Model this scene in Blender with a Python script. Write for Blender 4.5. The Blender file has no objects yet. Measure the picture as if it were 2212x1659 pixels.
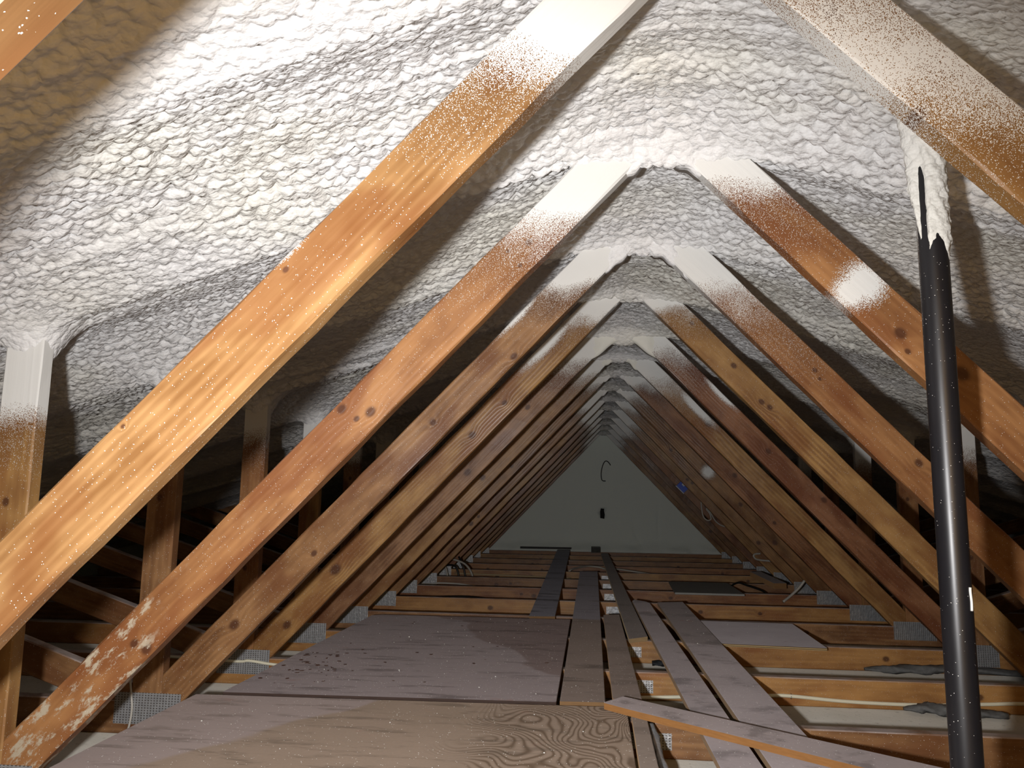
import bpy, bmesh, math, random
import numpy as np
from mathutils import Vector, Matrix

S = bpy.context.scene
COL = S.collection

# ---------------------------------------------------------------- camera
F_PX, PITCH, YAW, ROLL = 1684.74, 0.1453, 0.1003, 0.0147
cam_d = bpy.data.cameras.new('camera')
cam_d.sensor_fit = 'HORIZONTAL'; cam_d.sensor_width = 36.0
cam_d.lens = F_PX / 2212 * 36.0
cam_d.clip_start = 0.02
cam = bpy.data.objects.new('camera', cam_d); COL.objects.link(cam)
CAM = Vector((-0.15256, 0.0, 0.58055))
fw = Vector((-math.sin(YAW)*math.cos(PITCH), math.cos(YAW)*math.cos(PITCH), math.sin(PITCH)))
r0 = Vector((math.cos(YAW), math.sin(YAW), 0)); u0 = r0.cross(fw)
rt = r0*math.cos(ROLL) + u0*math.sin(ROLL); up = -r0*math.sin(ROLL) + u0*math.cos(ROLL)
M = Matrix((rt, up, -fw)).transposed().to_4x4(); M.translation = CAM
cam.matrix_world = M
S.camera = cam

# ---------------------------------------------------------------- world, lamp, exposure
w = bpy.data.worlds.new('world'); S.world = w; w.use_nodes = True
w.node_tree.nodes['Background'].inputs[0].default_value = (0.02, 0.018, 0.015, 1)
w.node_tree.nodes['Background'].inputs[1].default_value = 0.2
ld = bpy.data.lights.new('torch', 'SPOT')          # hand torch held left of the camera
ld.energy = 174; ld.color = (1.0, 0.985, 0.985)
ld.spot_size = math.radians(106); ld.spot_blend = 1.0
ld.shadow_soft_size = 0.022
lo = bpy.data.objects.new('torch', ld); COL.objects.link(lo)
LAMP = Vector((-0.33, -0.03, 0.53))
lo.location = LAMP
bd = bpy.data.lights.new('shadow_fill', 'POINT')          # added warm fill without a seen source, lifts and browns the shadows
bd.energy = 20; bd.color = (1.0, 0.56, 0.19); bd.shadow_soft_size = 0.25
bo = bpy.data.objects.new('shadow_fill', bd); COL.objects.link(bo); bo.location = (0.25, -1.0, 0.75)
lo.rotation_euler = (Vector((-0.7, 9.0, 0.35)) - LAMP).to_track_quat('-Z', 'Y').to_euler()
S.view_settings.view_transform = 'Standard'; S.view_settings.look = 'None'
S.view_settings.exposure = 0.0; S.view_settings.gamma = 1.0
S.view_settings.use_curve_mapping = False
try:
    S.cycles.max_bounces = 6; S.cycles.diffuse_bounces = 4; S.cycles.adaptive_threshold = 0.02
    S.cycles.sample_clamp_indirect = 4.0
except Exception: pass

# ---------------------------------------------------------------- node helper
class NT:
    def __init__(s, name, rough=0.5, spec=0.4):
        s.m = bpy.data.materials.new(name); s.m.use_nodes = True
        s.t = s.m.node_tree; s.b = s.t.nodes['Principled BSDF']
        s.b.inputs['Roughness'].default_value = rough
        s.b.inputs['Specular IOR Level'].default_value = spec
    def n(s, t): return s.t.nodes.new(t)
    def put(s, sock, v):
        if isinstance(v, bpy.types.NodeSocket): s.t.links.new(v, sock)
        elif isinstance(v, (tuple, list)) and len(v) == 3 and sock.type == 'RGBA': sock.default_value = (*v, 1)
        else: sock.default_value = v
    def math(s, op, a, b=0.0, c=0.0, clamp=False):
        q = s.n('ShaderNodeMath'); q.operation = op; q.use_clamp = clamp
        for i, v in enumerate((a, b, c)): s.put(q.inputs[i], v)
        return q.outputs[0]
    def add(s, a, b): return s.math('ADD', a, b)
    def sub(s, a, b): return s.math('SUBTRACT', a, b)
    def mul(s, a, b): return s.math('MULTIPLY', a, b)
    def mx(s, a, b): return s.math('MAXIMUM', a, b)
    def step(s, v, lo, hi):
        q = s.n('ShaderNodeMapRange'); q.interpolation_type = 'SMOOTHSTEP'
        for i, x in enumerate((v, lo, hi, 0.0, 1.0)): s.put(q.inputs[i], x)
        return q.outputs[0]
    def mix(s, f, a, b):
        q = s.n('ShaderNodeMix'); q.data_type = 'RGBA'
        s.put(q.inputs[0], f); s.put(q.inputs[6], a); s.put(q.inputs[7], b)
        return q.outputs[2]
    def obj(s): return s.n('ShaderNodeTexCoord').outputs['Object']
    def pos(s): return s.n('ShaderNodeNewGeometry').outputs['Position']
    def nrm(s): return s.n('ShaderNodeNewGeometry').outputs['Normal']
    def sep(s, v):
        q = s.n('ShaderNodeSeparateXYZ'); s.put(q.inputs[0], v); return q.outputs
    def map(s, v, scale=(1, 1, 1), loc=(0, 0, 0)):
        q = s.n('ShaderNodeMapping'); s.put(q.inputs[0], v)
        q.inputs[1].default_value = loc; q.inputs[3].default_value = scale
        return q.outputs[0]
    def noise(s, v, scale, detail=2.0, rough=0.5, dist=0.0):
        q = s.n('ShaderNodeTexNoise'); s.put(q.inputs['Vector'], v)
        q.inputs['Scale'].default_value = scale; q.inputs['Detail'].default_value = detail
        q.inputs['Roughness'].default_value = rough; q.inputs['Distortion'].default_value = dist
        return q.outputs[0]
    def voro(s, v, scale, feature='F1', smooth=0.4):
        q = s.n('ShaderNodeTexVoronoi'); q.feature = feature; s.put(q.inputs['Vector'], v)
        q.inputs['Scale'].default_value = scale
        if feature == 'SMOOTH_F1': q.inputs['Smoothness'].default_value = smooth
        return q.outputs
    def bump(s, h, dist, strength=1.0):
        q = s.n('ShaderNodeBump'); q.inputs['Strength'].default_value = strength
        q.inputs['Distance'].default_value = dist; s.put(q.inputs['Height'], h)
        s.t.links.new(q.outputs[0], s.b.inputs['Normal'])
    def col(s, c): s.put(s.b.inputs['Base Color'], c)
    def rough(s, c): s.put(s.b.inputs['Roughness'], c)

WHITE = (0.74, 0.74, 0.715)

def wood(name, seed, light, dark, ring=60.0, ringamt=0.5, dust_z=None, dust_w=0.05, knots=(), patches=(),
         top_dust=0.0, speck=0.008, rough=0.45, smears=0.0, tilt=0.0, topfade=None):
    k = NT(name, rough, 0.35)
    o = k.obj(); L, Y, W = k.sep(o)
    P = k.map(o, loc=(seed*3.17 % 17, seed*1.71 % 11, seed*0.93 % 7))
    warp = None; kd = None
    for (l0, w0, r) in knots:
        a = k.mul(k.sub(L, l0), 1/(r*1.25)); b = k.mul(k.sub(W, w0), 1/r)
        d2 = k.add(k.mul(a, a), k.mul(b, b))
        g = k.math('POWER', 2.718, k.mul(d2, -0.55)); h = k.math('POWER', 2.718, k.mul(d2, -1.9))
        warp = g if warp is None else k.add(warp, g); kd = h if kd is None else k.mx(kd, h)
    n1 = k.noise(k.map(P, (0.8, 5, 5)), 1.6, 1.5)
    ph = k.add(k.mul(W, ring*6.283), k.mul(n1, 22.0))
    if warp is not None: ph = k.add(ph, k.mul(warp, 9.0))
    sn = k.math('SINE', ph)
    rg = k.math('POWER', k.add(k.mul(sn, 0.5), 0.5), 1.6)
    fib = k.noise(k.map(P, (5, 150, 150)), 1.0, 2.0)
    blo = k.noise(k.map(P, (2.2, 7, 7)), 2.2, 3.0, 0.6)
    blo2 = k.noise(P, 14, 2.0, 0.6)
    rmask = k.step(k.noise(k.map(P, (0.9, 4, 4), (3, 1, 2)), 2.2, 1.0), 0.36, 0.64)
    f = k.add(k.mul(k.mul(k.sub(rg, 0.45), ringamt*1.15), rmask), k.mul(k.sub(fib, 0.5), 0.45))
    f = k.add(f, k.add(k.mul(k.sub(blo, 0.5), 2.8), k.mul(k.sub(blo2, 0.5), 0.8)))
    f = k.math('ADD', f, 0.55, clamp=True)
    c = k.mix(f, dark, light)
    red = k.step(k.noise(k.map(P, (1.5, 4, 4), (5, 2, 1)), 3.0, 2.0), 0.48, 0.66)
    c = k.mix(k.mul(red, 0.6), c, (dark[0]*0.85, dark[1]*0.62, dark[2]*0.55))
    if kd is not None: c = k.mix(k.math('MULTIPLY', k.step(kd, 0.12, 0.75), 0.86), c, (0.07, 0.026, 0.014))
    if smears:
        sm = k.step(k.noise(k.map(P, (4, 6, 9)), 5.0, 4.0, 0.7), 0.50, 0.62)
        zz = k.mul(k.step(k.noise(P, 3.0, 2.0), 0.40, 0.55), k.step(L, 0.72, 0.5))
        c = k.mix(k.mul(k.mul(sm, zz), smears), c, (0.46, 0.40, 0.30))
    x, y, z = k.sep(k.pos())
    if top_dust:
        nx, ny, nz = k.sep(k.nrm())
        td = k.mul(k.step(nz, 0.5, 0.85), k.step(k.noise(P, 9.0, 4.0, 0.65), 0.22, 0.62))
        c = k.mix(k.mul(td, top_dust), c, (0.58, 0.515, 0.50))
    dens = None
    if dust_z is not None:
        nz_ = k.noise(P, 7.0, 3.0)
        q = k.add(k.add(z, k.mul(k.sub(nz_, 0.5), 0.16)), k.mul(x, tilt))
        c = k.mix(k.mul(k.mul(k.step(q, dust_z - dust_w*3.5, dust_z - dust_w*1.0), k.add(0.15, blo)), 0.62), c, (dark[0]*0.55, dark[1]*0.5, dark[2]*0.5))
        dens = k.step(q, dust_z - dust_w*1.4, dust_z + dust_w*1.5)
        far = k.mul(k.step(q, dust_z - dust_w*4, dust_z), 0.10)
        dens = k.add(dens, far)
        if topfade: dens = k.mul(dens, k.sub(1.0, k.mul(k.step(q, topfade[0], topfade[1]), topfade[2])))
    for (l0, w0, rl, rw) in patches:
        a = k.mul(k.sub(L, l0), 1/rl); b = k.mul(k.sub(W, w0), 1/rw)
        d2 = k.add(k.mul(a, a), k.mul(b, b))
        g = k.mul(k.math('POWER', 2.718, k.mul(d2, -1.0)), 1.25)
        g = k.step(g, 0.2, 1.1)
        dens = g if dens is None else k.mx(dens, g)
    dens = k.add(dens, speck) if dens is not None else speck
    rnd = k.sep(k.voro(o, 1050.0)['Color'])[0]
    sp = k.math('LESS_THAN', rnd, dens)
    c = k.mix(sp, c, WHITE)
    k.col(c)
    k.rough(k.math('ADD', k.mul(sp, 0.3), k.add(rough - 0.12, k.mul(blo, 0.24)), clamp=True))
    k.bump(k.add(k.add(k.mul(fib, 0.35), k.mul(k.mul(rg, rmask), 0.2)), k.add(k.mul(sp, 0.5), k.mul(blo2, 0.5))), 0.0016, 0.7)
    return k.m

# palettes of the timber
GOLD = ((0.335, 0.19, 0.078), (0.185, 0.088, 0.03))
ORANGE = ((0.36, 0.175, 0.068), (0.20, 0.083, 0.032))
BROWN = ((0.33, 0.175, 0.075), (0.16, 0.075, 0.032))
AMBER = ((0.41, 0.23, 0.082), (0.22, 0.105, 0.038))
RED = ((0.29, 0.13, 0.06), (0.15, 0.06, 0.028))
DULL = ((0.27, 0.16, 0.08), (0.13, 0.07, 0.036))

def foam_mat(name, tint=1.0, fine=1.0, only=None):
    k = NT(name, 0.58, 0.28)
    p = k.pos()
    n = k.noise(p, 1.7, 3.0, 0.6)
    c = k.mix(k.step(n, 0.42, 0.68), (0.80*tint, 0.80*tint, 0.80*tint), (0.81*tint, 0.80*tint, 0.735*tint))
    k.col(only if only else c)
    q = k.map(p, (0.75, 1.15, 1.0))
    wv = k.n('ShaderNodeVectorMath'); wv.operation = 'ADD'
    nn = k.n('ShaderNodeTexNoise'); k.put(nn.inputs['Vector'], p); nn.inputs['Scale'].default_value = 22
    sc = k.n('ShaderNodeVectorMath'); sc.operation = 'SCALE'; k.put(sc.inputs[0], nn.outputs['Color']); sc.inputs['Scale'].default_value = 0.008
    k.put(wv.inputs[0], q); k.put(wv.inputs[1], sc.outputs[0])
    v = k.voro(wv.outputs[0], 72.0, 'F1')['Distance']
    v2 = k.voro(wv.outputs[0], 190.0, 'F1')['Distance']
    h = k.sub(k.sub(1.0, k.math('POWER', v, 2.0)), k.mul(v2, 0.35))
    k.bump(h, 0.0055*fine, 0.6)
    return k.m
M_FOAM = foam_mat('spray_foam')
M_FOAM_WALL = foam_mat('gable_foam', 1.0, 0.2, (0.80, 0.87, 0.82))

def cream_foam():
    k = NT('cream_foam', 0.55, 0.3); n = k.noise(k.pos(), 30, 3.0)
    k.col(k.mix(n, (0.79, 0.785, 0.70), (0.80, 0.795, 0.74))); k.bump(n, 0.004, 0.5); return k.m
M_CREAMF = cream_foam()
def plain(name, c, rough=0.5, metal=0.0, spec=0.4, var=0.25, scale=30):
    k = NT(name, rough, spec); k.b.inputs['Metallic'].default_value = metal
    n = k.noise(k.obj(), scale, 4.0, 0.6)
    k.col(k.mix(n, tuple(x*(1-var) for x in c), tuple(min(1, x*(1+var)) for x in c)))
    k.bump(n, 0.001, 0.5)
    return k.m

def plate_mat():
    k = NT('galvanised_plate', 0.42, 0.5); k.b.inputs['Metallic'].default_value = 0.55
    L, Y, W = k.sep(k.obj())
    a = k.math('SINE', k.mul(L, 6.283/0.0088)); b = k.math('SINE', k.mul(W, 6.283/0.0068))
    sl = k.step(k.mul(k.step(a, -0.2, 0.2), k.step(b, -0.3, 0.3)), 0.3, 0.8)
    n = k.noise(k.obj(), 60, 3.0)
    base = k.mix(n, (0.30, 0.31, 0.33), (0.62, 0.63, 0.64))
    k.col(k.mix(k.mul(sl, 0.8), base, (0.10, 0.085, 0.07)))
    k.bump(k.sub(n, sl), 0.002, 0.9)
    return k.m
M_PLATE = plate_mat()

# ---------------------------------------------------------------- object helpers
def tag(o, label=None, cat=None, group=None, kind=None):
    if label: o['label'] = label
    if cat: o['category'] = cat
    if group: o['group'] = group
    if kind: o['kind'] = kind
    return o
def empty(name, loc):
    o = bpy.data.objects.new(name, None); COL.objects.link(o); o.location = loc
    o.empty_display_size = 0.1
    return o
def world_of(o):
    m = Matrix.Identity(4)
    while o is not None:
        m = o.matrix_basis @ m; o = o.parent
    return m
def link(name, bm, mat, parent=None, mw=None, smooth=False):
    me = bpy.data.meshes.new(name); bm.normal_update(); bm.to_mesh(me); bm.free()
    me.materials.append(mat)
    if smooth:
        for p in me.polygons: p.use_smooth = True
    o = bpy.data.objects.new(name, me); COL.objects.link(o)
    if parent is not None:
        o.parent = parent
        if mw is not None: o.matrix_basis = world_of(parent).inverted() @ mw
    elif mw is not None: o.matrix_basis = mw
    return o
def prism_bm(poly, t, axis='Z'):
    """polygon (list of 2D) extruded by t; axis Z: poly in XY, axis Y: poly in XZ"""
    bm = bmesh.new()
    if axis == 'Z': a = [bm.verts.new((x, y, 0)) for x, y in poly]; b = [bm.verts.new((x, y, t)) for x, y in poly]
    else: a = [bm.verts.new((x, 0, y)) for x, y in poly]; b = [bm.verts.new((x, t, y)) for x, y in poly]
    n = len(poly)
    bm.faces.new(a); bm.faces.new(b)
    for i in range(n): bm.faces.new((a[i], a[(i+1) % n], b[(i+1) % n], b[i]))
    bmesh.ops.recalc_face_normals(bm, faces=bm.faces)
    return bm
def timber_bm(length, t, wdt, seed, cuts=(), wane=0.0015, x0=0.0, bev=0.003):
    """2x4: X length, Y thickness 0..t, Z width 0..w; soft worn edges; cuts = (point, normal) removing the +normal side"""
    rnd = random.Random(seed); bm = bmesh.new()
    n = max(2, int(length/0.05)); rings = []
    ph = [rnd.uniform(0, 6.3) for _ in range(8)]
    base = [(bev, 0), (t-bev, 0), (t, bev), (t, wdt-bev), (t-bev, wdt), (bev, wdt), (0, wdt-bev), (0, bev)]
    for i in range(n+1):
        x = x0 + length*i/n; r = []
        for j, (y, z) in enumerate(base):
            d = wane*(math.sin(x*9+ph[j]) + 0.6*math.sin(x*23+ph[(j+3) % 8]))*0.5
            r.append(bm.verts.new((x, y + (d if y < t/2 else -d)*0.6, z + (abs(d) if z < wdt/2 else -abs(d)))))
        rings.append(r)
    for a, b in zip(rings, rings[1:]):
        for j in range(8): bm.faces.new((a[j], a[(j+1) % 8], b[(j+1) % 8], b[j]))
    bm.faces.new(rings[0][::-1]); bm.faces.new(rings[-1])
    bmesh.ops.recalc_face_normals(bm, faces=bm.faces)
    for co, no in cuts:
        g = bm.verts[:] + bm.edges[:] + bm.faces[:]
        r = bmesh.ops.bisect_plane(bm, geom=g, plane_co=co, plane_no=no, clear_outer=True)
        ed = [e for e in r['geom_cut'] if isinstance(e, bmesh.types.BMEdge)]
        if ed:
            try: bmesh.ops.contextual_create(bm, geom=ed)
            except Exception: pass
    return bm
def tube_bm(pts, r, seg=10, cap=True, sub=6):
    pts = [Vector(p) for p in pts]
    # Catmull-Rom smoothing
    P = [pts[0]*2 - pts[1]] + pts + [pts[-1]*2 - pts[-2]]; out = []
    for i in range(1, len(P)-2):
        for s in range(sub):
            t = s/sub; a, b, c, d = P[i-1], P[i], P[i+1], P[i+2]
            out.append(0.5*((2*b) + (c-a)*t + (2*a-5*b+4*c-d)*t*t + (3*b-a-3*c+d)*t**3))
    out.append(pts[-1])
    bm = bmesh.new(); rings = []; upv = Vector((0.13, 0.31, 0.94)).normalized()
    for i, p in enumerate(out):
        d = (out[min(i+1, len(out)-1)] - out[max(i-1, 0)]).normalized()
        x = d.cross(upv)
        if x.length < 1e-3: x = d.cross(Vector((1, 0, 0)))
        x.normalize(); y = d.cross(x)
        rings.append([bm.verts.new(p + (x*math.cos(a) + y*math.sin(a))*r) for a in [6.2832*j/seg for j in range(seg)]])
    for a, b in zip(rings, rings[1:]):
        for j in range(seg): bm.faces.new((a[j], a[(j+1) % seg], b[(j+1) % seg], b[j]))
    if cap: bm.faces.new(rings[0][::-1]); bm.faces.new(rings[-1])
    bmesh.ops.recalc_face_normals(bm, faces=bm.faces)
    return bm

# ---------------------------------------------------------------- numpy noise for the sprayed foam
def h2(i, j, k):
    a = (i.astype(np.int64)*374761393 + j.astype(np.int64)*668265263 + k*974634777) & 0xffffffff
    a = ((a ^ (a >> 13))*1274126177) & 0xffffffff
    a = ((a ^ (a >> 16))*2246822519) & 0xffffffff
    return ((a ^ (a >> 15)) & 0xffffff)/float(0x1000000)
def vnoise(x, y, k=0):
    i = np.floor(x); j = np.floor(y); u = x-i; v = y-j
    u = u*u*u*(u*(u*6-15)+10); v = v*v*v*(v*(v*6-15)+10)
    a = h2(i, j, k); b = h2(i+1, j, k); c = h2(i, j+1, k); d = h2(i+1, j+1, k)
    return (a*(1-u)+b*u)*(1-v) + (c*(1-u)+d*u)*v
def fbm(x, y, o=3, k=0):
    s = 0; a = 0.5; t = 0
    for q in range(o):
        s = s + a*vnoise(x*2**q + 7.3*q, y*2**q + 3.1*q, k+q); t += a; a *= 0.5
    return s/t
def worley(x, y, k=0):
    i = np.floor(x); j = np.floor(y); m = np.full(x.shape, 9.0)
    for a in (-1, 0, 1):
        for b in (-1, 0, 1):
            ii = i+a; jj = j+b
            dx = ii + h2(ii, jj, k+11) - x; dy = jj + h2(ii, jj, k+12) - y
            m = np.minimum(m, dx*dx + dy*dy)
    return m            # squared distance

YB, SP = 1.58566, 0.61
NAMES = 'OABCDEFGHIJKLMN'
def yk(c): return YB + SP*(NAMES.index(c)-2)
YWALL = 9.06
PIPE = (0.398, 1.272, 0.0222)

def foam_z(x, y):
    ax = np.abs(x)
    z = 1.354 - 0.30*np.sqrt(x*x + 0.0064)
    t = (y - YB)/SP
    mid = np.sin(np.pi*t)**2
    z = z + 0.052*np.sqrt(mid)*(1.0 - 0.35*np.exp(-(ax/0.25)**2))     # foam hugs the rafters, hollow between them
    z = z + 0.035*(fbm(x*1.6+3, y*2.6, 3, 5) - 0.5)*np.clip(mid*2, 0.25, 1)
    # passes of the spray gun, running down the slope
    wy = y + 0.05*(vnoise(x*2.3, y*2, 9)-0.5)
    st = vnoise(x*1.1 + 5, wy*11, 21); st2 = vnoise(x*2.2 + 2, wy*27, 23)
    sm = np.clip(fbm(x*1.3+4, y*2.1, 2, 25)*2.2-0.55, 0.15, 1)
    z = z - sm*(0.012*(1 - np.abs(2*st-1))**2 + 0.005*(1-np.abs(2*st2-1)))
    # popcorn lumps
    wx = x + 0.011*(vnoise(x*22, y*22, 31)-0.5); wy = y + 0.009*(vnoise(x*22, y*22, 32)-0.5)
    big = np.clip(fbm(x*1.9, y*4.2, 2, 41)*2.6 - 0.75, 0, 1)
    l1 = np.minimum(worley(wx/0.027, wy/0.0205, 51), 0.8)
    l2 = np.minimum(worley(wx/0.0150, wy/0.0115, 61), 0.8)
    z = z + (0.004 + 0.017*big)*l1 + (0.0085 + 0.002*(1-big))*l2
    # skirts where foam climbs down posts, pipe and web tops
    for c in NAMES:
        y0 = yk(c)
        for sx in (-1, 1):
            z = z - 0.10*np.exp(-((x - sx*1.395)/0.055)**2 - ((y - y0 - 0.045)/0.05)**2)
        z = z - {'E': 0.075, 'C': 0.045, 'B': 0.05, 'F': 0.05}.get(c, 0.035)*np.exp(-(x/0.11)**2 - ((y - y0 - 0.02)/0.04)**2)
    z = z - 0.09*np.exp(-(((x-PIPE[0])**2 + (y-PIPE[1])**2)/0.045**2))
    return z

def grid_obj(name, X, Y, Zf, mat, order=True):
    gx, gy = np.meshgrid(X, Y); gz = Zf(gx, gy)
    nx, ny = len(X), len(Y)
    co = np.stack([gx, gy, gz], -1).reshape(-1, 3).astype(np.float32)
    i = np.arange(nx*ny).reshape(ny, nx)
    q = np.stack([i[:-1, :-1], i[1:, :-1], i[1:, 1:], i[:-1, 1:]], -1).reshape(-1, 4).astype(np.int32)
    me = bpy.data.meshes.new(name)
    me.vertices.add(len(co)); me.vertices.foreach_set('co', co.ravel())
    me.loops.add(q.size); me.loops.foreach_set('vertex_index', q.ravel())
    me.polygons.add(len(q)); me.polygons.foreach_set('loop_start', np.arange(0, q.size, 4, dtype=np.int32))
    me.polygons.foreach_set('use_smooth', np.ones(len(q), dtype=bool))
    me.update(calc_edges=True); me.validate()
    me.materials.append(mat)
    o = bpy.data.objects.new(name, me); COL.objects.link(o)
    return o
def spaced(segs):
    out = []
    for a, b, d in segs: out += list(np.arange(a, b-1e-6, d))
    return np.array(out + [segs[-1][1]])

# ---------------------------------------------------------------- the setting
XS = spaced([(-4.2, -2.4, 0.03), (-2.4, -1.7, 0.009), (-1.7, 1.1, 0.0037), (1.1, 1.9, 0.010), (1.9, 4.2, 0.03)])
YS = spaced([(-1.6, 0.4, 0.04), (0.4, 2.5, 0.0037), (2.5, 3.4, 0.0065), (3.4, 4.6, 0.011), (4.6, YWALL+0.02, 0.02)])
ceil = grid_obj('ceiling', XS, YS, foam_z, M_FOAM); tag(ceil, kind='structure')

# gable wall of smoother foam
def wall_obj(name, X, Z, yf, mat):
    o = grid_obj(name, X, Z, yf, mat)
    me = o.data; co = np.empty(len(me.vertices)*3, np.float32); me.vertices.foreach_get('co', co)
    co = co.reshape(-1, 3)[:, [0, 2, 1]].copy(); me.vertices.foreach_set('co', co.ravel()); me.update()
    return o
def wall_y(x, z):
    d = 0.02*(fbm(x*2, z*2, 3, 71)-0.5) + 0.012*np.exp(-((x-0.47+0.12*np.sin(z*5))/0.02)**2)*np.exp(-((z-0.18)/0.13)**2)
    d = d + 0.01*np.exp(-((x-0.62)/0.015)**2)*np.exp(-((z-0.35)/0.2)**2)
    d = d - 0.05*np.exp(-((z+0.0)/0.07)**2)*(0.6+0.8*vnoise(x*9, z*9, 77)) - 0.006*vnoise(x*14, z*60, 78)*np.exp(-(z/0.12)**2)
    d = d + 0.05*np.clip(1-np.maximum(np.abs(x+0.010-0.012*np.sin(z*70))/0.024, np.abs(z-0.43)/0.055), 0, 0.3)/0.3
    return YWALL + d
wf = wall_obj('wall_far', np.arange(-4.2, 4.21, 0.02), np.arange(-0.1, 1.45, 0.012), wall_y, M_FOAM_WALL)
tag(wf, kind='structure')
def slab(name, lo_, hi_, mat):
    bm = bmesh.new(); bmesh.ops.create_cube(bm, size=1.0)
    for v in bm.verts:
        v.co = Vector([lo_[i] if v.co[i] < 0 else hi_[i] for i in range(3)])
    o = link(name, bm, mat); tag(o, kind='structure'); return o
def dusty(k, sheen=0.6):
    k.b.inputs['Diffuse Roughness'].default_value = 1.0
    k.b.inputs['Sheen Weight'].default_value = sheen*0.06
    k.b.inputs['Sheen Roughness'].default_value = 0.45
    k.b.inputs['Sheen Tint'].default_value = (0.75, 0.68, 0.66, 1)
def drywall():
    k = NT('ceiling_board_back', 0.9, 0.2); p = k.pos()
    n = k.noise(p, 4, 4.0, 0.6); sp = k.step(k.noise(p, 55, 3.0, 0.7), 0.60, 0.68)
    c = k.mix(n, (0.38, 0.355, 0.30), (0.58, 0.555, 0.50))
    c = k.mix(k.mul(sp, 0.55), c, (0.22, 0.20, 0.17))
    dusty(k, 0.3); k.col(c); k.bump(k.noise(p, 60, 3.0), 0.003, 0.6); return k.m
slab('floor', (-4.2, -1.6, -0.13), (4.2, YWALL+0.1, -0.093), drywall())
slab('wall_back', (-4.2, -1.66, -0.1), (4.2, -1.6, 1.45), M_FOAM_WALL)
slab('wall_left', (-4.26, -1.6, -0.1), (-4.2, YWALL+0.1, 0.25), M_FOAM_WALL)
slab('wall_right', (4.2, -1.6, -0.1), (4.26, YWALL+0.1, 0.25), M_FOAM_WALL)

# ---------------------------------------------------------------- roof trusses
XF, ZA = 1.291, 1.343; LW = math.hypot(XF, ZA); CA, SA = XF/LW, ZA/LW
TW, TT = 0.096, 0.038
# per web: palette, ring freq, ring amount, dust height, dust half-width, knots, patches, smears, tilt
KN = {
 'AL': dict(pal=GOLD, ring=80, ra=0.34, dz=1.125, dw=0.045, knots=[(1.142, .08, .006), (0.843, .086, .004)], patches=[(1.165, .10, .035, .012)], tilt=0.12),
 'AR': dict(pal=AMBER, ring=60, ra=0.35, dz=1.11, dw=0.05, knots=[(1.484, .004, .012), (1.66, .03, .02), (1.63, .012, .012)], tilt=0.1, topfade=(1.10, 1.28, 0.40)),
 'BL': dict(pal=ORANGE, ring=70, ra=0.25, dz=1.175, dw=0.05, knots=[(1.506, .046, .0105), (1.461, .065, .006), (1.457, .024, .0065), (1.017, .031, .0145), (.986, .042, .0085), (.978, .08, .013), (.35, .015, .015), (.338, .042, .012)], smears=0.95, tilt=-0.1),
 'BR': dict(pal=ORANGE, ring=60, ra=0.25, dz=1.21, dw=0.05, knots=[(1.235, .037, .016), (1.2, .02, .008), (1.10, .06, .02)], patches=[(1.355, .062, .05, .055), (1.36, .03, .04, .04)], tilt=0.0),
 'CL': dict(pal=BROWN, ring=60, ra=0.3, dz=1.185, dw=0.03, knots=[(1.348, .017, .014), (1.05, .05, .012), (.55, .03, .012), (0.25, .05, .02)], patches=[(1.44, .10, .09, .022)]),
 'CR': dict(pal=ORANGE, ring=60, ra=0.25, dz=1.15, dw=0.07, knots=[(1.251, .058, .009), (1.225, .05, .007), (.889, .07, .014)]),
 'DL': dict(pal=AMBER, ring=75, ra=0.45, dz=1.215, dw=0.03, knots=[(1.241, .042, .014), (1.075, .044, .018), (.385, .056, .026), (.124, .041, .02)], patches=[(1.50, .085, .14, .03)]),
 'DR': dict(pal=AMBER, ring=60, ra=0.85, dz=1.245, dw=0.03, knots=[(1.622, .067, .011), (1.41, .062, .014), (1.252, .039, .014), (1.219, .045, .013)]),
 'EL': dict(pal=((0.36, 0.195, 0.095), (0.16, 0.075, 0.035)), ring=75, ra=0.3, dz=1.16, dw=0.05, knots=[(1.306, .054, .016), (.916, .043, .02)]),
 'ER': dict(pal=RED, ring=60, ra=0.2, dz=1.20, dw=0.05, knots=[(1.048, .055, .016), (.75, .074, .016)], patches=[(1.36, .09, .10, .022)]),
 'FL': dict(pal=((0.40, 0.22, 0.085), (0.20, 0.095, 0.035)), ring=75, ra=0.3, dz=1.20, dw=0.05, knots=[(0.9, .05, .02)]),
 'FR': dict(pal=AMBER, ring=60, ra=0.3, dz=1.16, dw=0.07, knots=[(1.284, .063, .022)], patches=[(1.38, .08, .14, .03)]),
}
PALS = [((0.38, 0.20, 0.08), (0.17, 0.078, 0.03)), ((0.33, 0.17, 0.065), (0.14, 0.064, 0.024)), ((0.32, 0.145, 0.06), (0.15, 0.06, 0.026)), AMBER]
TLABEL = {
 'O': 'nearest timber roof truss, only its web crossing the top left corner',
 'A': 'roof truss with the widest golden left web and a heavily white-dusted right web',
 'B': 'reddish roof truss directly behind the black pipe, three dark knots near its left top',
 'C': 'brown roof truss standing second behind the black pipe, right web evenly white-dusted',
 'D': 'amber roof truss with curling yellow grain low on its right web, knotty left web',
 'E': 'roof truss with cracked dull brown left web and reddish right web, apex wrapped in foam',
 'F': 'roof truss meeting the floor just before the far edge of the large plywood sheet',
 'G': 'roof truss whose bottom chord is the first bare one beyond the large plywood sheet',
 'H': 'roof truss whose bottom chord carries the small grey panel in the distance',
 'I': 'roof truss just behind the small distant grey panel, near the wood block',
 'J': 'roof truss beside the hanging bundle of loose white and black cables',
 'K': 'far roof truss with the blue electrical box on its right web',
 'L': 'third roof truss in front of the far gable wall',
 'M': 'second roof truss in front of the far gable wall',
 'N': 'last roof truss, standing against the far gable wall',
}
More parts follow.
